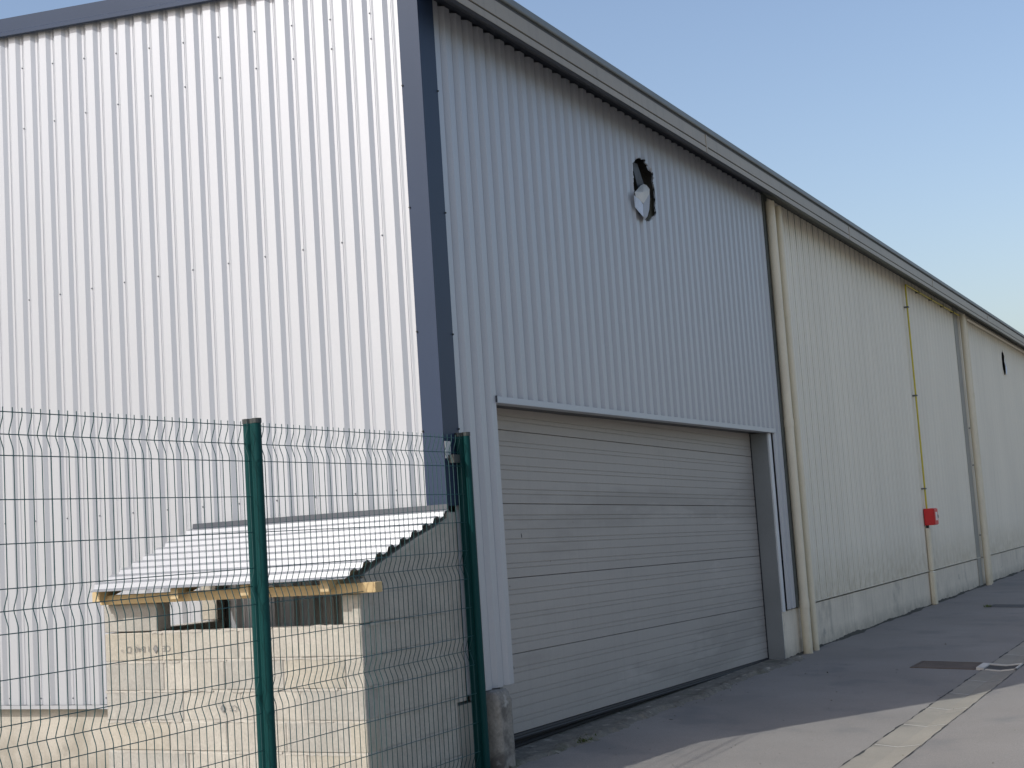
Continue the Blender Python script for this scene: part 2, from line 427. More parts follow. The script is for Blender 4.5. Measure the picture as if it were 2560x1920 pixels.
# long side, grey part: 187 mm ribs
PB = 0.187; profB = rib(PB, 0.082, 0.029, 0.036); VB = 0.2 - 0.029 - (PB - 0.082 - 0.058)/2
HOLE1 = [(4.148,5.431),(4.319,5.522),(4.450,5.549),(4.511,5.537),(4.496,5.503),(4.615,5.496),(4.706,5.427),(4.682,5.347),(4.713,5.260),(4.716,5.154),(4.688,5.055),(4.708,5.009),(4.650,4.949),(4.493,4.886),(4.388,4.877),(4.362,4.906),(4.178,4.956),(4.151,5.015),(4.143,5.092),(4.127,5.167)]
DX0, DX1, DZ = 0.85, 8.03, 2.82                    # door opening
TOPB = 5.925
k0 = 0
sheet('B', VB, 4, PB, profB, 0.592, lambda u: TOPB, M_WHITE, clip=(0.10, DX0 - .012))
k0 = 0
start = VB
while True:
    u0 = VB + k0*PB
    if u0 >= 8.60: break
    n = 5
    u1 = u0 + n*PB
    hl = HOLE1 if (u0 < 4.72 and u1 > 4.12) else None
    lo = max(u0, DX0 - .012); hi = min(u1, 8.60)
    if hi - lo > .01:
        sheet('B', u0, n, PB, profB, DZ, lambda u: TOPB, M_WHITE, hole=hl, clip=(lo, hi))
    k0 += n
sheet('B', VB + 43*PB, 3, PB, profB, 0.592, lambda u: DZ, M_WHITE, clip=(8.225, 8.60), label="narrow grey cladding strip beside the roller door")
# cream part: 309 mm shallow ribs
PC = 0.309
profC = [(0, 0), (.004, -0.030), (.034, -0.030), (.040, 0), (.105, 0.0), (.112, .006), (.170, .006), (.177, 0), (.235, 0), (.242, .006), (.295, .006)]
HOLE2 = [(28.662,5.596),(28.853,5.420),(28.962,5.318),(28.959,5.180),(28.718,4.950),(28.539,4.945),(28.442,5.128),(28.363,5.272),(28.450,5.496)]
U0 = 8.80
k0 = 0
VC = 9.83 - 4*PC
while VC + k0*PC < LEN:
    u0 = VC + k0*PC
    hl = HOLE2 if (u0 < 28.97 and u0 + 4*PC > 28.36) else None
    if u0 + 4*PC > 28.36 and u0 < 28.97 and k0 % 4: pass
    sheet('B', u0, 4, PC, profC, 0.60, lambda u: 5.945, M_CREAM, hole=hl, clip=(max(u0, U0), u0 + 4*PC))
    k0 += 4

# screws on the gable (grey heads in every second valley) - too small to pick apart one by one
b = MB()
def dome(c, nx, r, h):
    n = Vector(nx); a = n.orthogonal().normalized(); t = n.cross(a); c = Vector(c)
    ring = [c + (a*math.cos(i*math.pi/3) + t*math.sin(i*math.pi/3))*r for i in range(6)]
    top = [q + n*h - (q-c)*.35 for q in ring]
    b.add(ring + top, [(i, (i+1) % 6, 6+(i+1) % 6, 6+i) for i in range(6)] + [tuple(range(6, 12))])
i = 0
while i < 40:
    y = VA + PA*2*i
    for z, off in ((5.649, 0), (4.089, 0), (2.132, 0)):
        if y > .15: dome((-.001, y, z), (-1, 0, 0), .0075, .006)
    if y > .15: dome((-.001, y, rake(y) - .315), (-1, 0, 0), .0075, .006)
    if y > .15: dome((-.001, y, .61), (-1, 0, 0), .008, .006)
    i += 1
for k in range(1, 44, 2):
    x = VB + PB*k
    if x > .9: 
        dome((x, -.001, 2.92), (0, -1, 0), .006, .004)
b.build("screw_heads", M_SCREW, W, kind='stuff')

# plinths
MB().box((0.012, -0.0, -0.15), (0.40, 0.06, 0.53)).build("plinth", M_CONC, W)          # corner return
MB().box((0.03, 0.06, -0.15), (0.30, DEP, 0.53)).build("plinth", M_CONC, W)
MB().box((8.05, 0.004, -0.15), (LEN, 0.30, 0.574)).build("plinth", M_PLINTH, W, label="cream painted plinth, lightened against shade, under the cream cladding")
# bottom flashing of the gable
MB().extrude([(0.03, 0.528), (-0.050, 0.524), (-0.052, 0.556), (-0.047, 0.556), (-0.045, 0.532), (0.03, 0.536)], 'y', 2.30, DEP).build("base_flashing", M_WHITE, W)
MB().extrude([(0.03, 0.528), (-0.050, 0.524), (-0.052, 0.556), (-0.047, 0.556), (-0.045, 0.532), (0.03, 0.536)], 'y', 0.14, 2.299).build("base_flashing", M_WHITE, W)
MB().extrude([(0.0, 0.598), (-0.014, 0.594), (-0.014, 0.606), (0.0, 0.61)], 'x', 8.90, LEN).build("base_flashing", M_CREAM, W)
# back walls and roof
MB().box((LEN-.2, .2, 0), (LEN, DEP-.2, 6)).box((.2, DEP-.2, 0), (LEN, DEP, 6)).build("rear_wall", M_CREAM, W)
def roofpoly(off): return [(-0.20, EAVE - .02 + off - .02), (RIDGE, rake(RIDGE) + .10 + off), (DEP + .2, EAVE - .04 + off)]
MB().extrude(roofpoly(0) + roofpoly(-.06)[::-1], 'x', 0.02, LEN).build("roof", M_ROOF, W)
MB().box((0.21, .25, 0.02), (LEN - .25, DEP - .25, 0.04)).build("floor_slab", M_BLACK, W)
# inner liner: keeps the inside dark, with the openings behind the torn holes
MB().box((.10, .26, 2.85), (LEN-.3, .28, 5.95)).box((.06, .3, .02), (.08, DEP-.3, 5.95)).build("inner_liner", M_BLACK, W)

# rake trim at the top of the gable
y0, y1 = -0.02, RIDGE
def rz(y, dz): return EAVE + SL*y + dz
b = MB()
prof = [(-.085, .0), (-.085, .012), (-.075, .020), (-.075, .145), (-.01, .160), (.06, .160), (.06, .150), (-.02, .150), (-.06, .13), (-.06, .03), (.02, .03), (.02, .0)]
vs = [(x, y0, rz(y0, z)) for x, z in prof] + [(x, y1, rz(y1, z)) for x, z in prof]
n = len(prof)
b.add(vs, [(i, (i+1) % n, n+(i+1) % n, n+i) for i in range(n)] + [tuple(range(n)), tuple(range(n, 2*n))[::-1]])
b.build("rake_trim", M_TRIM, W)
b = MB()
b.add([(-.0855, y0, rz(y0, -.0)), (-.0855, y1, rz(y1, 0)), (-.0855, y1, rz(y1, -.022)), (-.0855, y0, rz(y0, -.022)),
       (-.045, y0, rz(y0, -.0)), (-.045, y1, rz(y1, 0)), (-.045, y1, rz(y1, -.022)), (-.045, y0, rz(y0, -.022))],
      [(0,1,2,3), (3,2,6,7), (4,7,6,5)]).build("rake_drip_edge", M_TRIM, W)
# corner trim, two legs
MB().extrude([(-.046, .132), (-.046, -.046), (.192, -.046), (.192, -.036), (-.036, -.036), (-.036, .132)], 'z', 1.985, 6.20).build("corner_trim", M_TRIM, W)
b = MB()
for z in (5.20, 4.25, 3.30, 2.55):
    dome((-.047, .125, z), (-1, 0, 0), .009, .010)
for z in (5.18, 4.22, 3.28, 2.56):
    dome((.186, -.047, z), (0, -1, 0), .009, .010)
b.build("trim_bolts", M_CAP, W, kind='stuff')
MB().box((-.036, -.052, 2.335), (.045, -.0465, 2.462)).build("trim_patch", M_OFFWHITE, W, label="cream patch in the dark corner trim")

# gutter in lengths, with soffit below
GY = -.32
segs = [-0.045, 5.69, 12.0, 18.3, 24.6, 31, 38, LEN]
for a, c in zip(segs, segs[1:]):
    MB().extrude([(GY, 5.81), (GY, 5.868), (GY+.012, 5.870), (GY+.012, 5.884), (GY, 5.886), (GY+.004, 6.016), (GY+.018, 6.018), (GY+.018, 6.048), (-.28, 6.05), (-.28, 5.81)],
                 'x', a + .002, c - .002).build("gutter", M_GUTTER, W)
    MB().box((c - .02, GY - .004, 5.812), (c + .02, GY + .01, 6.015)).build("gutter_joint", M_GUTTER, W) if c < LEN else None
MB().extrude([(GY+.0115, 5.8705), (GY+.009, 5.8705), (GY+.009, 5.8835), (GY+.0115, 5.8835)], 'x', -.04, LEN).build("gutter_groove", M_GUTLINE, W)
MB().extrude([(GY+.0175, 6.0185), (GY+.011, 6.0185), (GY+.011, 6.0475), (GY+.0175, 6.0475)], 'x', -.04, LEN).build("gutter_groove", M_GUTLINE, W)
MB().extrude([(GY-.006, 6.0485), (GY-.012, 6.058), (GY-.010, 6.112), (GY+.010, 6.118), (-.10, 6.125), (-.10, 6.052)], 'x', -.05, LEN).build("roof_edge", M_ROOFEDGE, W)
for x0, x1, m in ((-.04, 8.60, M_DARK), (8.601, LEN, M_DARKGREEN)):
    MB().extrude([(GY+.003, 5.8075), (-.28, 5.8075), (-.055, 5.955), (.04, 5.955), (.04, 5.97), (-.06, 5.97), (-.277, 5.83), (-.277, 5.8095), (GY+.003, 5.8095)], 'x', x0, x1).build("soffit", m, W)
    MB().box((max(.2, x0), .008, 5.85), (x1, .018, 5.954)).build("eave_backing", m, W)
# lintel flashing above the door
MB().extrude([(-.052, 2.845), (-.054, 2.795), (-.050, 2.790), (.05, 2.792), (.05, 2.80), (-.044, 2.80), (-.044, 2.845)], 'x', .835, 8.245).build("lintel_flashing", M_WHITE, W)
MB().box((.832, -.050, 2.797), (.8345, -.005, 2.85)).build("flashing_end", M_DARK, W)
# door frame
MB().box((8.03, .004, -.02), (8.049, .30, 2.79)).build("door_jamb", M_FRAME, W)
MB().box((.80, .07, .0), (.85, .30, 2.79)).build("door_jamb", M_FRAME, W)
MB().box((.80, .03, 2.80), (8.049, .25, 2.84)).build("door_head", M_DARK, W)
MB().box((8.051, -.014, 0.572), (8.155, .0035, 2.788)).build("frame_strip", M_OFFWHITE, W, label="off-white strip hanging at the right door jamb")
MB().box((8.157, -.002, .59), (8.222, .0035, 2.80)).build("frame_gap", M_DARK, W)
MB().box((8.602, -.030, .592), (8.80, .003, 5.95)).build("cover_and_shade_strip", M_DARKGREEN, W, label="dark strip between grey and cream cladding")

# sectional door, hanging slightly out of level
D = bpy.data.objects.new("sectional_door", None); COL.objects.link(D); D.parent = W
def tilt(x): return -0.0165*(x - 1.25)
DY = .22
def door_section(z0, z1, full=True):
    h = [0.0]
    lines = [.08, .12, .20, .28, .32, .40, .48, .52]
    prof = [(DY + .018, z0), (DY + .008, z0 + .0005), (DY, z0 + .004)]
    for l in lines:
        z = z0 + l
        if z > z1 - .03: break
        prof += [(DY, z - .0045), (DY + .0052, z - .002), (DY + .0052, z + .002), (DY, z + .0045)]
    prof += [(DY, z1 - .003), (DY + .008, z1 - .0003), (DY + .018, z1)]
    vs = []; xs_ = [0.80, 8.026]
    for x in xs_:
        for y, z in prof: vs.append((x, y, z + tilt(x)))
    n = len(prof)
    MB().add(vs, [(i, i+1, n+i+1, n+i) for i in range(n-1)]).build("door_section", M_DOOR, D)
for a, c in ((.137, .7695), (.7715, 1.3865), (1.3885, 2.0035), (2.0055, 2.6205), (2.6225, 3.05)): door_section(a, c)
vs = []
for x in (0.80, 8.026):
    for y, z in ((DY-.012, .135), (DY-.014, .118), (DY-.004, .112), (DY-.010, .100), (DY-.006, .085), (DY+.03, .083), (DY+.03, .1365)): vs.append((x, y, z + tilt(x)))
MB().add(vs, [(i, (i+1) % 7, 7+(i+1) % 7, 7+i) for i in range(7)]).build("bottom_seal", M_RUBBER, D)
MB().box((.80, DY+.05, .0), (8.026, DY+.07, 3.0)).build("door_backing", M_BLACK, D)
MB().box((8.020, DY-.012, -.005), (8.028, DY+.02, 2.79)).build("side_seal", M_RUBBER, D)
# dents and small holes in the door
rr = random.Random(11)
for x, z, w, h in ((1.62, 1.73, .016, .042), (2.66, 1.82, .008, .012), (1.35, 1.32, .010, .016), (2.14, 1.49, .009, .012), (1.29, 1.16, .010, .022), (1.33, .66, .010, .030), (2.9, .93, .008, .010), (4.3, 1.2, .008, .01)):
    zz = z
    MB().add([(x - w/2, DY-.0015, zz + h*.3), (x - w*.1, DY-.0015, zz + h/2), (x + w/2, DY-.0015, zz - h*.1), (x + w*.3, DY-.0015, zz - h/2), (x - w*.2, DY-.0015, zz - h*.35)],
             [(0,1,2,3,4)]).build("dent", M_BLACK, D)

# worn concrete block where the plinth ends at the door
def rough_block(a, c, name, m, parent, amp=.012, cuts=7):
    bm = bmesh.new(); bmesh.ops.create_cube(bm, size=1)
    bmesh.ops.subdivide_edges(bm, edges=bm.edges[:], cuts=cuts, use_grid_fill=True)
    r_ = random.Random(hash(name) % 99 + 4)
    r_ = random.Random(17)
    for v in bm.verts:
        p = v.co.copy()
        q = Vector((a[0] + (p.x+.5)*(c[0]-a[0]), a[1] + (p.y+.5)*(c[1]-a[1]), a[2] + (p.z+.5)*(c[2]-a[2])))
        edge = sum(abs(abs(t) - .5) < 1e-4 for t in p)
        k = amp*(1.0 if edge == 1 else 2.2)
        if edge >= 2:
            q += Vector((-p.x, -p.y, -p.z))*k*r_.uniform(.4, 2.0)
        q += Vector((r_.uniform(-1, 1), r_.uniform(-1, 1), r_.uniform(-1, 1)))*amp*.35
        v.co = q
    me = bpy.data.meshes.new(name); bm.to_mesh(me); bm.free(); me.materials.append(m); me.shade_smooth()
    return link(name, me, parent)
rough_block((.345, -.150, -.08), (.60, .20, .585), "plinth_end", M_STUB, W)
MB().box((.605, .10, -.05), (.80, .20, .59)).build("door_pier", M_DARK, W)
MB().box((.20, -.004, .545), (.402, .008, .600)).build("flashing_end", M_WHITE, W)

# torn holes
def torn(cx, hole, dx=0.0, name="torn_hole"):
    x0 = min(p[0] for p in hole); x1 = max(p[0] for p in hole); z0 = min(p[1] for p in hole); z1 = max(p[1] for p in hole)
    m = .10
    h = MB()
    a, c = (x0 - m, .012, z0 - m), (x1 + m, .24, z1 + m)
    h.add([(a[0],a[1],a[2]),(c[0],a[1],a[2]),(c[0],c[1],a[2]),(a[0],c[1],a[2]),(a[0],a[1],c[2]),(c[0],a[1],c[2]),(c[0],c[1],c[2]),(a[0],c[1],c[2])],
          [(0,3,2,1),(4,5,6,7),(1,2,6,5),(2,3,7,6),(3,0,4,7)])
    return h.build(name, M_INSUL, W)
h1 = torn(4.4, HOLE1)
def patch3(name, pts, faces, m, parent, th=.004):
    o = MB().add(pts, faces).build(name, m, parent)
    md = o.modifiers.new("thickness", 'SOLIDIFY'); md.thickness = th; md.offset = 0
    return o
def lips(hole, parent, m, seed):
    rr = random.Random(seed); b = MB(); n = len(hole)
    cx = sum(p[0] for p in hole)/n; cz_ = sum(p[1] for p in hole)/n
    for i in range(n):
        (xa, za), (xb, zb) = hole[i], hole[(i+1) % n]
        L = math.hypot(xb-xa, zb-za); k = max(1, int(L/.07))
        for q in range(k):
            t0, t1 = q/k + .06/k, (q+1)/k - .06/k
            p0 = (xa + (xb-xa)*t0, za + (zb-za)*t0); p1 = (xa + (xb-xa)*t1, za + (zb-za)*t1)
            tm = rr.uniform(.25, .75); pm = (p0[0] + (p1[0]-p0[0])*tm, p0[1] + (p1[1]-p0[1])*tm)
            s_ = rr.uniform(-.03, .03)
            d = rr.uniform(.002, .016)*(1 if rr.random() < .8 else 2)
            tip = (pm[0] + (cx - pm[0])*s_*1.6, -.026 - d, pm[1] + (cz_ - pm[1])*s_*1.6)
            b.add([(p0[0], -.022, p0[1]), (p1[0], -.022, p1[1]), tip, (p0[0]*.6 + tip[0]*.4, -.024 - d*.3, p0[1]*.6 + tip[2]*.4), (p1[0]*.6 + tip[0]*.4, -.024 - d*.3, p1[1]*.6 + tip[2]*.4)],
                  [(0, 1, 4, 3), (3, 4, 2)])
    o = b.build("torn_lips", m, parent, kind='stuff')
    md = o.modifiers.new("thickness", 'SOLIDIFY'); md.thickness = .002
lips(HOLE1, h1, M_WHITE, 3)
cr = [(4.057,-.07,5.103),(4.243,-.03,5.175),(4.408,0,5.248),(4.544,.02,5.295),(4.625,.02,5.3),(4.657,0,5.259),(4.57,-.03,5.194),(4.337,-.08,5.081),(4.169,-.11,4.997),(4.107,-.1,5.026),(4.028,-.09,5.047),(4.20,-.105,5.125)]
patch3("liner_curl", cr, [(11, i, (i+1) % 11) for i in range(11)], M_FLAPIN, h1)
patch3("liner_flap", [(4.002,-.08,5.061),(4.028,-.09,5.047),(4.107,-.1,5.026),(4.147,-.115,4.986),(4.166,-.1,4.86),(4.109,-.06,4.934),(4.071,-.055,4.953),(4.052,-.06,4.996)],
       [(0,1,7), (1,2,6,7), (2,3,5,6), (3,4,5)], M_FLAPSKY, h1)
patch3("liner_flap", [(4.155,-.115,4.988),(4.337,-.08,5.081),(4.57,-.03,5.194),(4.597,-.02,5.151),(4.525,-.03,5.013),(4.435,-.04,4.922),(4.286,-.06,4.853),(4.166,-.1,4.86)],
       [(0,1,5,6,7), (1,2,3,4,5)], M_FLAPSHADE, h1)
patch3("insulation_tuft", [(4.727,.03,5.183),(4.825,.03,5.201),(4.831,.03,5.108),(4.808,.03,5.035),(4.72,.02,4.968),(4.545,.0,4.901),(4.447,.0,4.89),(4.606,.02,4.961),(4.7,.03,5.066)],
       [(0,1,2,8), (2,3,8), (3,4,7,8), (4,5,6,7)], M_BROWN, h1, .02)
patch3("hanging_strip", [(4.33,.05,5.50),(4.46,.04,5.50),(4.62,.03,5.25),(4.60,.05,5.18),(4.48,.06,5.24)], [(0,1,2,3,4)], mat("dark_membrane", (.055,.062,.075), rough=.5), h1, .006)
h2 = torn(28.7, HOLE2)
patch3("liner_curl", [(28.42,-.05,5.26),(28.62,-.03,5.39),(28.86,-.02,5.35),(28.97,-.02,5.16),(28.50,-.07,5.12)], [(0,1,2,3,4)], M_FLAPIN, h2)
patch3("liner_flap", [(28.36,-.08,5.20),(28.50,-.075,5.13),(28.90,-.03,5.15),(28.84,-.03,5.0),(28.62,-.06,4.93),(28.46,-.06,4.97)], [(0,1,4,5), (1,2,3,4)], M_FLAPSKY, h2)

# downpipes with sleeves and brackets
def downpipe(x, y, r, ztop, joints, label):
    p = MB().tube([(x, y, -.02), (x, y, ztop)], r, 16).build("downpipe", M_CREAMPIPE, W, smooth=True, label=label)
    for z in joints:
        MB().tube([(x, y, z - .05), (x, y, z + .05)], r + .006, 16).build("pipe_sleeve", M_CREAMPIPE, p, smooth=True)
        MB().box((x - .010, y, z + .055), (x + .010, .0, z + .075)).build("pipe_bracket", M_DARKGREEN, p)
downpipe(8.74, -.085, .060, 5.85, (2.93, .62), "wide cream downpipe nearest the roller door")
downpipe(9.11, -.085, .042, 5.85, (2.18, 4.4), "narrow cream downpipe right of the wide one")
downpipe(22.55, -.10, .062, 5.84, (3.3, 2.5, 1.0), "wide cream downpipe far along the cream wall")
downpipe(23.05, -.08, .030, 5.84, (4.1,), "narrow cream downpipe far along the cream wall")
MB().box((21.98, -.012, .0), (22.40, .003, 5.95)).build("cover_and_shade_strip", mat("grey_pipe_shade", (.30, .29, .25), rough=.6), W)  # shadow left of the far downpipe, laid on as a grey strip
MB().tube([(23.25, -.06, 5.83), (44, -.06, 5.83)], .035, 10).build("conduit", M_CREAMPIPE, W, smooth=True)

# ------------------------------------------------------------------ gas pipe and red box on the cream wall
G = thing("gas_pipe", "thin yellow gas pipe running up the cream wall from the red box and then right", "gas pipe", (17.05, -.05, 1.7))
pts = [(17.05, -.055, 1.69), (17.05, -.055, 5.74)] + [(17.05 + .07*(1-math.cos(t)), -.055, 5.74 + .07*math.sin(t)) for t in (.4, .8, 1.2, 1.57)] + [(22.42, -.055, 5.81)]
MB().tube(pts, .0165, 8).build("pipe", M_YEL, G, smooth=True)
for z in (5.387, 3.761, 2.069):
    MB().box((17.05 - .045, -.08, z - .012), (17.05 + .045, -.001, z + .012)).build("clip", M_DARKGREEN, G)
for x in (18.2, 19.4, 20.6, 21.7):
    MB().box((x - .012, -.075, 5.785), (x + .012, -.001, 5.835)).build("clip", M_DARKGREEN, G)
RB = thing("gas_cutoff_box", "red metal box with a white sticker, fixed to the cream wall under the yellow pipe", "wall box", (17.1, -.1, 1.41))
MB().box((16.955, -.185, 1.41), (17.28, -.012, 1.71), .008).build("body", M_RED, RB)
MB().box((16.965, -.200, 1.42), (17.272, -.187, 1.70), .004).build("door", M_RED, RB)
MB().box((17.05, -.2025, 1.49), (17.21, -.2005, 1.64)).build("sticker", M_STICK, RB)
MB().box((17.225, -.212, 1.53), (17.245, -.2005, 1.59)).build("latch", M_CAP, RB)
MB().box((17.00, -.011, 1.44), (17.23, .001, 1.68)).build("back_plate", M_CAP, RB)
SP = thing("pipe_cover", "cream painted pipe cover running from the red box down to the road", "pipe cover", (17.02, -.05, 0))
MB().box((16.96, -.085, 0.595), (17.10, -.004, 1.36), .02).build("cover", M_CREAMPIPE, SP)
MB().box((16.95, -.095, -.01), (17.11, -.001, 0.594), .02).build("foot", M_CREAMPIPE, SP)
MB().tube([(17.03, -.045, 1.35), (17.03, -.045, 1.415)], .028, 10).build("stub_pipe", M_CAP, SP)

# ------------------------------------------------------------------ block shed with corrugated roof
H = thing("block_shed", "low concrete-block shed with a white corrugated lean-to roof behind the green fence", "shed", (-.65, 1.0, 0))
XF, YS, YL, TH = -1.225, -.03, 2.216, .15
def fy(y): return -5.2857 + (y + 5.2857)*1.00966
CH = .2085; Z0 = 1.225 - 6*CH                      # six courses below the window
gap = .005
def block(a, c, bev=.006, m=None):
    m = m or M_BLOCK[random.randrange(3)]
    j = random.uniform(-.0015, .0015)
    return MB().box(a, c, bev).build("block", m, H)
front_blocks = []
offs = [0.50, 0.25, .50, .20, .50, .25, .45]
front_break = {5: [.425, .925, 1.425, 1.60], 4: [.06, .56, 1.06, 1.595], 3: [.43, .93, 1.43], 2: [.06, .56, 1.06, 1.56], 1: [.4, .9, 1.4], 0: [.1, .6, 1.1, 1.6]}
def course(z0, z1, breaks):
    ys = [YS] + [fy(q) for q in breaks] + [YL]
    if ys[1] - ys[0] < .12: ys.pop(1)
    out = []
    for p, q in zip(ys, ys[1:]):
        if q - p < .05: continue
        dx = random.uniform(-.003, .003)
        out.append(block((XF + dx, p + gap, z0 + gap), (XF + TH, q - gap, z1 - gap)))
    return out
marked = {}
for k in range(6):
    marked[k] = course(Z0 + k*CH, Z0 + (k+1)*CH, front_break[k])
zt = Z0 + 6*CH
block((XF, fy(1.645), zt + gap), (XF + TH, YL - gap, 1.428))        # piers beside the window slot
block((XF, YS + gap, zt + gap), (XF + TH, fy(.066), 1.425))
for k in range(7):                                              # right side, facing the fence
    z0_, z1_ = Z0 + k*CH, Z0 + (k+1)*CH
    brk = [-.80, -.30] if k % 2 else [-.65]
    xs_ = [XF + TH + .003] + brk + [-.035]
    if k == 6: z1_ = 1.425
    for p, q in zip(xs_, xs_[1:]): block((p + gap, YS + random.uniform(0, .003), z0_ + gap), (q - gap, YS + TH, z1_ - gap), m=M_BLOCK[1])  # only pale blocks here, to lift the tone of the shaded side
# sloped infill over the right side
def roofz(x): return 1.53 + (x + 1.425)*(1.935 - 1.53)/1.395
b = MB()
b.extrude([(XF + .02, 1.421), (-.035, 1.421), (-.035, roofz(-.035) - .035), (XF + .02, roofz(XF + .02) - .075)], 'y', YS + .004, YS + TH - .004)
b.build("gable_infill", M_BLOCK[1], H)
MB().extrude([(XF + .06, 1.52), (-.50, 1.735), (-.035, 1.868), (-.035, 1.885), (-.5, 1.765), (XF + .04, 1.545)], 'y', YS - .004, YS + .02).build("mortar_ridge", M_MORTAR, H)
for k in range(6):                                              # left side
    z0_, z1_ = Z0 + k*CH, Z0 + (k+1)*CH
    brk = [-.80, -.30] if k % 2 else [-.65]
    xs_ = [XF + TH + .003] + brk + [-.035]
    for p, q in zip(xs_, xs_[1:]): block((p + gap, YL - TH, z0_ + gap), (q - gap, YL, z1_ - gap))
block((-.135, YL - TH, zt + gap), (-.035, YL, 1.55))
block((XF + TH + .003, YL - TH, zt + gap), (-.75, YL, 1.425))
MB().box((-.034, YS, .56), (.092, -.0025, 1.94), .004).build("mortar_return", M_MORTAR, H)
# mortar core and smears
b = MB()
b.box((XF + .006, YS + .01, Z0), (XF + TH - .004, YL - .01, zt - .004)).box((XF + TH, YS + .005, Z0), (-.04, YS + TH - .004, 1.422)).box((XF + TH, YL - TH + .004, Z0), (-.04, YL - .004, zt - .004))
b.build("mortar_core", M_MORTAR, H)
rr = random.Random(21)
b = MB()
def smear(fn, u0, u1, z):
    n = max(2, int((u1-u0)/.035)); vs = []
    for i in range(n+1):
        u = u0 + (u1-u0)*i/n
        h1 = rr.uniform(.003, .011); h2 = rr.uniform(.004, .015)
        vs += [fn(u, z + h1), fn(u, z - h2)]
    b.add(vs, [(2*i, 2*i+2, 2*i+3, 2*i+1) for i in range(n)])
for k in range(1, 7):
    z = Z0 + k*CH
    u = YS + rr.uniform(0, .3)
    while u < YL - .2:
        e = min(YL, u + rr.uniform(.2, .7)); d = rr.uniform(.003, .005)
        smear(lambda q, zz: (XF - d, q, zz), u, e, z + rr.uniform(-.004, .004)); u = e + rr.uniform(.05, .4)
    u = XF + rr.uniform(0, .3)
    while u < -.25:
        e = min(-.04, u + rr.uniform(.2, .6)); d = rr.uniform(.003, .005)
        smear(lambda q, zz: (q, YS - d, zz), u, e, z + rr.uniform(-.004, .004)); u = e + rr.uniform(.05, .3)
b.build("mortar_smears", M_MORTAR, H, kind='stuff')
# printed marks, upside down as the blocks were laid
def printed(txt, y0, zc, size, parent):
    """each letter a flat print of its own, turned upside down, facing -x"""
    rot = Matrix(((0, 0, -1), (1, 0, 0), (0, -1, 0))).to_4x4()      # text x -> +y, text y -> -z
    y = y0
    for ch in txt:
        if ch == " ": y += size*.35; continue
        cu = bpy.data.curves.new("printed_letter", 'FONT'); cu.body = ch; cu.size = size; cu.align_x = 'LEFT'; cu.align_y = 'CENTER'
        tmp = bpy.data.objects.new("printed_letter", cu); COL.objects.link(tmp)
        me = bpy.data.meshes.new_from_object(tmp.evaluated_get(bpy.context.evaluated_depsgraph_get())); bpy.data.objects.remove(tmp)
        if not me.vertices: continue
        w = max(v.co.x for v in me.vertices)
        me.materials.clear(); me.materials.append(M_PRINT)
        me.transform(Matrix.Translation((XF - .0058, y, zc)) @ rot)
        link("printed_letter", me, parent); y += w + size*.10
def owner(k, y):
    for o in marked[k]:
        ysv = [v.co.y for v in o.data.vertices]
        if min(ysv) <= y <= max(ysv): return o
    return marked[k][0]
printed("CE \u2666 1 B40 \u25a1 *", fy(1.525), 1.107, .060, owner(5, 1.70))
printed("CE \u2666", fy(.96), .690, .055, owner(3, .98))
# wall plate and rafters
MB().box((-1.300, -.200, 1.432), (-1.215, fy(2.10), 1.499), .003).build("wall_plate", M_WOOD, H)
for y in (2.063, 1.346, .742, .093):
    y = fy(y); b = MB()
    b.add([(x, yy, z) for x, zc in ((-1.375, 1.454), (-.05, 1.454 + .384)) for yy in (y - .035, y + .035) for z in (zc, zc + .073)],
          [(0,1,3,2), (4,6,7,5), (0,4,5,1), (2,3,7,6), (1,5,7,3), (0,2,6,4)])
    r_ = b.build("rafter", M_WOOD, H)
    MB().box((-1.3775, y - .034, 1.455), (-1.3755, y + .034, 1.526)).build("end_grain", M_WOODEND, r_)
# corrugated roof sheet: ribs run along the wall
prof = []
pit = .165; nr = 9
L_ = math.hypot(1.405, .405)
s_ = 0.0; 
ca, sa = 1.405/L_, .405/L_
for i in range(nr):
    for u, d in ((0, 0), (.056, 0), (.082, .027), (.140, .027)):
        prof.append((i*pit + u, d))
prof.append((nr*pit, 0))
k_ = L_/(nr*pit)
vs = []
for s, d in prof:
    s *= k_
    x = -1.440 + s*ca - d*sa; z = 1.535 + s*sa + d*ca
    t = s/L_
    vs += [(x, -.060 + .0*t, z), (x, 2.135 + .23*t, z)]
rs = MB().add(vs, [(2*i, 2*i+2, 2*i+3, 2*i+1) for i in range(len(prof)-1)]).build("roof_sheet", M_SHEET, H)
md = rs.modifiers.new("thickness", 'SOLIDIFY'); md.thickness = .003
MB().extrude([(-.115, 1.930), (-.045, 1.950), (-.035, 1.955), (-.035, 1.998), (-.060, 1.998), (-.066, 1.962), (-.115, 1.940)], 'y', -.05, 2.335).build("wall_flashing", M_DARK, H)

# ------------------------------------------------------------------ fence
F = thing("mesh_fence", "dark green welded-wire fence with V-folds in front of the block shed", "fence", (-2.4, -.1, 0))
YF = -.10; ZT = 2.4816; FS = 1.0401
ROWS = [0, .1, .2, .4, .6, .8, .9, 1.0, 1.2, 1.4, 1.5, 1.6, 1.8, 2.0, 2.2, 2.3]
PANELS = ((-4.837, -2.372), (-2.372, .145))
FOLD = [0, .8, 1.4, 2.2]
def wire_path(x):
    p = [(x, YF, ZT + .024)]
    z = 0
    for f in FOLD:
        p.append((x, YF, ZT - f*FS - .012))
        p.append((x, YF + .003, ZT - f*FS - .028)); p.append((x, YF + .024, ZT - f*FS - .085)); p.append((x, YF + .0275, ZT - f*FS - .10))
        p.append((x, YF + .024, ZT - f*FS - .115)); p.append((x, YF + .003, ZT - f*FS - .172)); p.append((x, YF, ZT - f*FS - .188))
    p.append((x, YF, ZT - 2.47))
    return p
POSTS = [-4.837, -2.372, .145]
wire_me = None
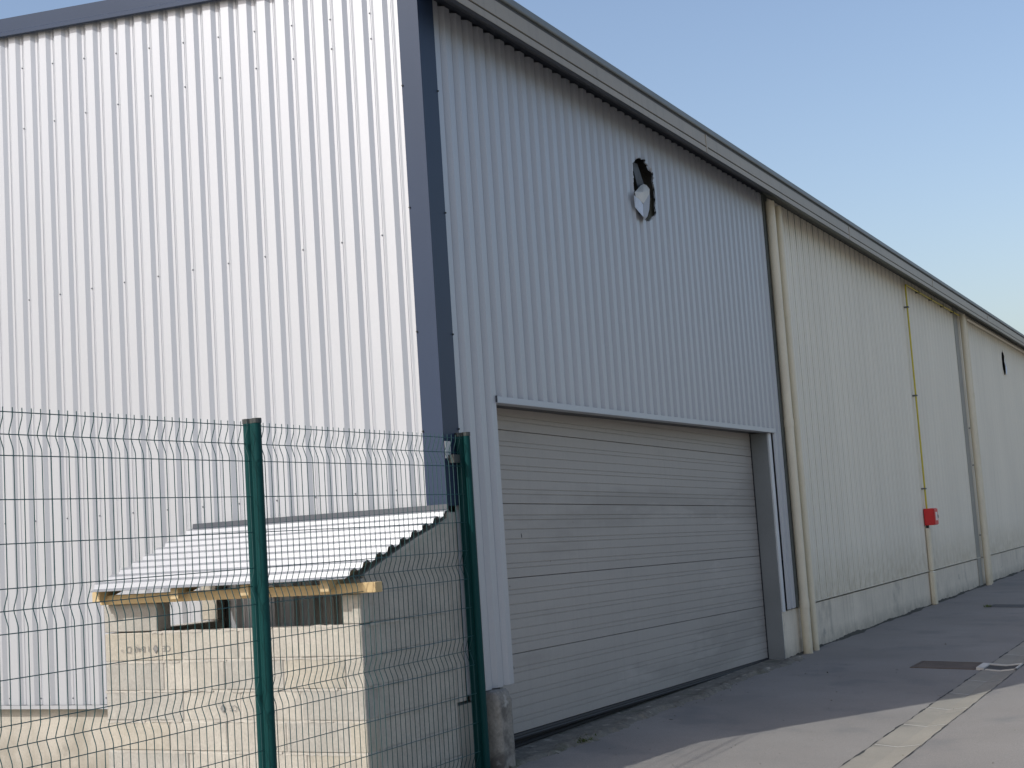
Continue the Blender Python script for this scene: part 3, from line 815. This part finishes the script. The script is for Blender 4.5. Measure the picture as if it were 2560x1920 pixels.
for i, (xa, xb) in enumerate(PANELS):
    P = bpy.data.objects.new("mesh_panel", None); COL.objects.link(P); P.parent = F; P.location = (0, 0, 0); P.matrix_basis = F.matrix_basis.inverted()
    a, c = xa + .034, xb - .034
    n = 41
    for k in range(n):
        x = a + .012 + (c - a - .024)*k/(n-1)
        if wire_me is None:
            wire_me = MB().tube(wire_path(0), .0026, 5).mesh("wire", M_WIRE, True)
        o = bpy.data.objects.new("wire", wire_me); COL.objects.link(o); o.parent = P; o.location = (x, 0, 0)
    hw = MB().tube([(a, 0, 0), (c, 0, 0)], .0027, 5).mesh("cross_wire", M_WIRE, True)
    for r in ROWS:
        o = bpy.data.objects.new("cross_wire", hw); COL.objects.link(o); o.parent = P
        o.location = (0, YF - .005 + (.0275 if any(abs(r - f - .1) < 1e-6 for f in FOLD) else 0), ZT - r*FS)
def lobes(r, off, n=11):
    out = []
    for k in range(n):                     # front lobe
        t = math.radians(-245 + 310*k/(n-1)); out.append((r*math.cos(t), -off + r*math.sin(t)))
    for k in range(n):                     # back lobe
        t = math.radians(-65 + 310*k/(n-1)); out.append((r*math.cos(t), off + r*math.sin(t)))
    return out
for x in POSTS:
    pf = [(x + u, YF + v) for u, v in lobes(.028, .032)]
    po = MB().extrude(pf, 'z', -.1, 2.506).build("post", M_GREEN, F, smooth=True)
    cf = [(x + u*1.09, YF + v*1.06) for u, v in lobes(.028, .032)]
    MB().extrude(cf, 'z', 2.498, 2.526).build("post_cap", M_CAP, po)
    for r in ROWS:
        if r in (.1, .9, 1.5, 2.3): continue
        MB().box((x + .026, YF - .046, ZT - r*FS - .007), (x + .033, YF - .036, ZT - r*FS + .007)).build("clip", M_STEEL if x > -3 else M_CAP, po)
MB().box((.0, -.10, 2.30), (.09, -.0475, 2.36)).build("wall_bracket", M_CAP, F)

# ------------------------------------------------------------------ road furniture
def sloped_plate(b, x0, x1, y0, y1, up, th=.03):
    b.add([(x0,y0,zg(y0)+up),(x1,y0,zg(y0)+up),(x1,y1,zg(y1)+up),(x0,y1,zg(y1)+up),(x0,y0,zg(y0)+up-th),(x1,y0,zg(y0)+up-th),(x1,y1,zg(y1)+up-th),(x0,y1,zg(y1)+up-th)],
          [(0,1,2,3),(4,7,6,5),(0,4,5,1),(1,5,6,2),(2,6,7,3),(3,7,4,0)]); return b
def cover(x0, x1, y0, y1, label, m):
    T = thing("access_cover", label, "access cover", ((x0+x1)/2, (y0+y1)/2, zg((y0+y1)/2)), "square access covers in the road")
    sloped_plate(MB(), x0+.035, x1-.035, y0+.035, y1-.035, .006).build("plate", m, T)
    b = MB()
    for q in ((x0, x1, y0, y0+.028), (x0, x1, y1-.028, y1), (x0, x0+.028, y0+.0285, y1-.0285), (x1-.028, x1, y0+.0285, y1-.0285)): sloped_plate(b, *q, .008)
    b.build("frame", m, T)
cover(7.50, 8.17, -2.32, -1.61, "brown rusty square access cover next to the drain grate", M_RUST)
cover(16.46, 17.0, -1.62, -1.05, "dark square access cover farther along the road near the red box", M_IRON)
GR = thing("drain_grate", "iron drain grate in a pale frame set in the concrete channel", "drain grate", (7.71, -2.56, -.1))
def cz(y): return -.114 + abs(y + 2.60)*.10
b = MB()
x0, x1, y0, y1 = 7.475, 7.945, -2.775, -2.345
def bowl(b, xa, xb, ya, yb, up, th=.03):
    ys = sorted({ya, yb} | ({-2.60} if ya < -2.60 < yb else set()))
    for p, q in zip(ys, ys[1:]):
        b.add([(xa,p,cz(p)+up),(xb,p,cz(p)+up),(xb,q,cz(q)+up),(xa,q,cz(q)+up),(xa,p,cz(p)+up-th),(xb,p,cz(p)+up-th),(xb,q,cz(q)+up-th),(xa,q,cz(q)+up-th)],
              [(0,1,2,3),(4,7,6,5),(0,4,5,1),(1,5,6,2),(2,6,7,3),(3,7,4,0)])
bowl(b, x1-.05, x1, y0, y1, .022); bowl(b, x0, x0+.022, y0, y1-.09, .012); bowl(b, x0, x1-.05, y1-.08, y1, .022); bowl(b, x0, x1-.05, y0, y0+.025, .012)
b.build("frame", M_GRATERIM, GR)
b = MB(); bowl(b, x0+.022, x1-.05, y0+.025, y1-.08, -.012, .01); b.build("sump", M_BLACK, GR)
for k in range(9):
    x = x0 + .045 + k*.044
    b = MB(); bowl(b, x - .011, x + .011, y0+.026, y1-.081, .010, .02); b.build("bar", M_IRON, GR)

# small weeds
def weed(name, label, x, y, n, r, h, seed):
    rr = random.Random(seed); b = MB()
    for _ in range(n):
        a = rr.uniform(0, 6.28); q = r*math.sqrt(rr.random()); px, py = x + q*math.cos(a)*1.6, y + q*math.sin(a)*.5
        t = Vector((rr.uniform(-1, 1), rr.uniform(-1, 1), rr.uniform(.5, 1.6))).normalized()*h*rr.uniform(.4, 1)
        s = Vector((rr.uniform(-1, 1), rr.uniform(-1, 1), 0)).normalized()*.004
        p = Vector((px, py, zg(py) + .012))
        b.add([p - s, p + s, p + t*.6 + s*1.4, p + t, p + t*.6 - s*1.4], [(0,1,2,3,4)])
    o = b.build(name, M_WEED); o['label'] = label; o['category'] = 'weed'; return o
weed("weed", "low green weed growing in the broken sill by the roller door", 1.78, -.17, 150, .11, .045, 2)
weed("weed", "tiny weed beside the far dark access cover", 16.38, -1.05, 60, .10, .05, 4)
print("objects", len(bpy.data.objects))
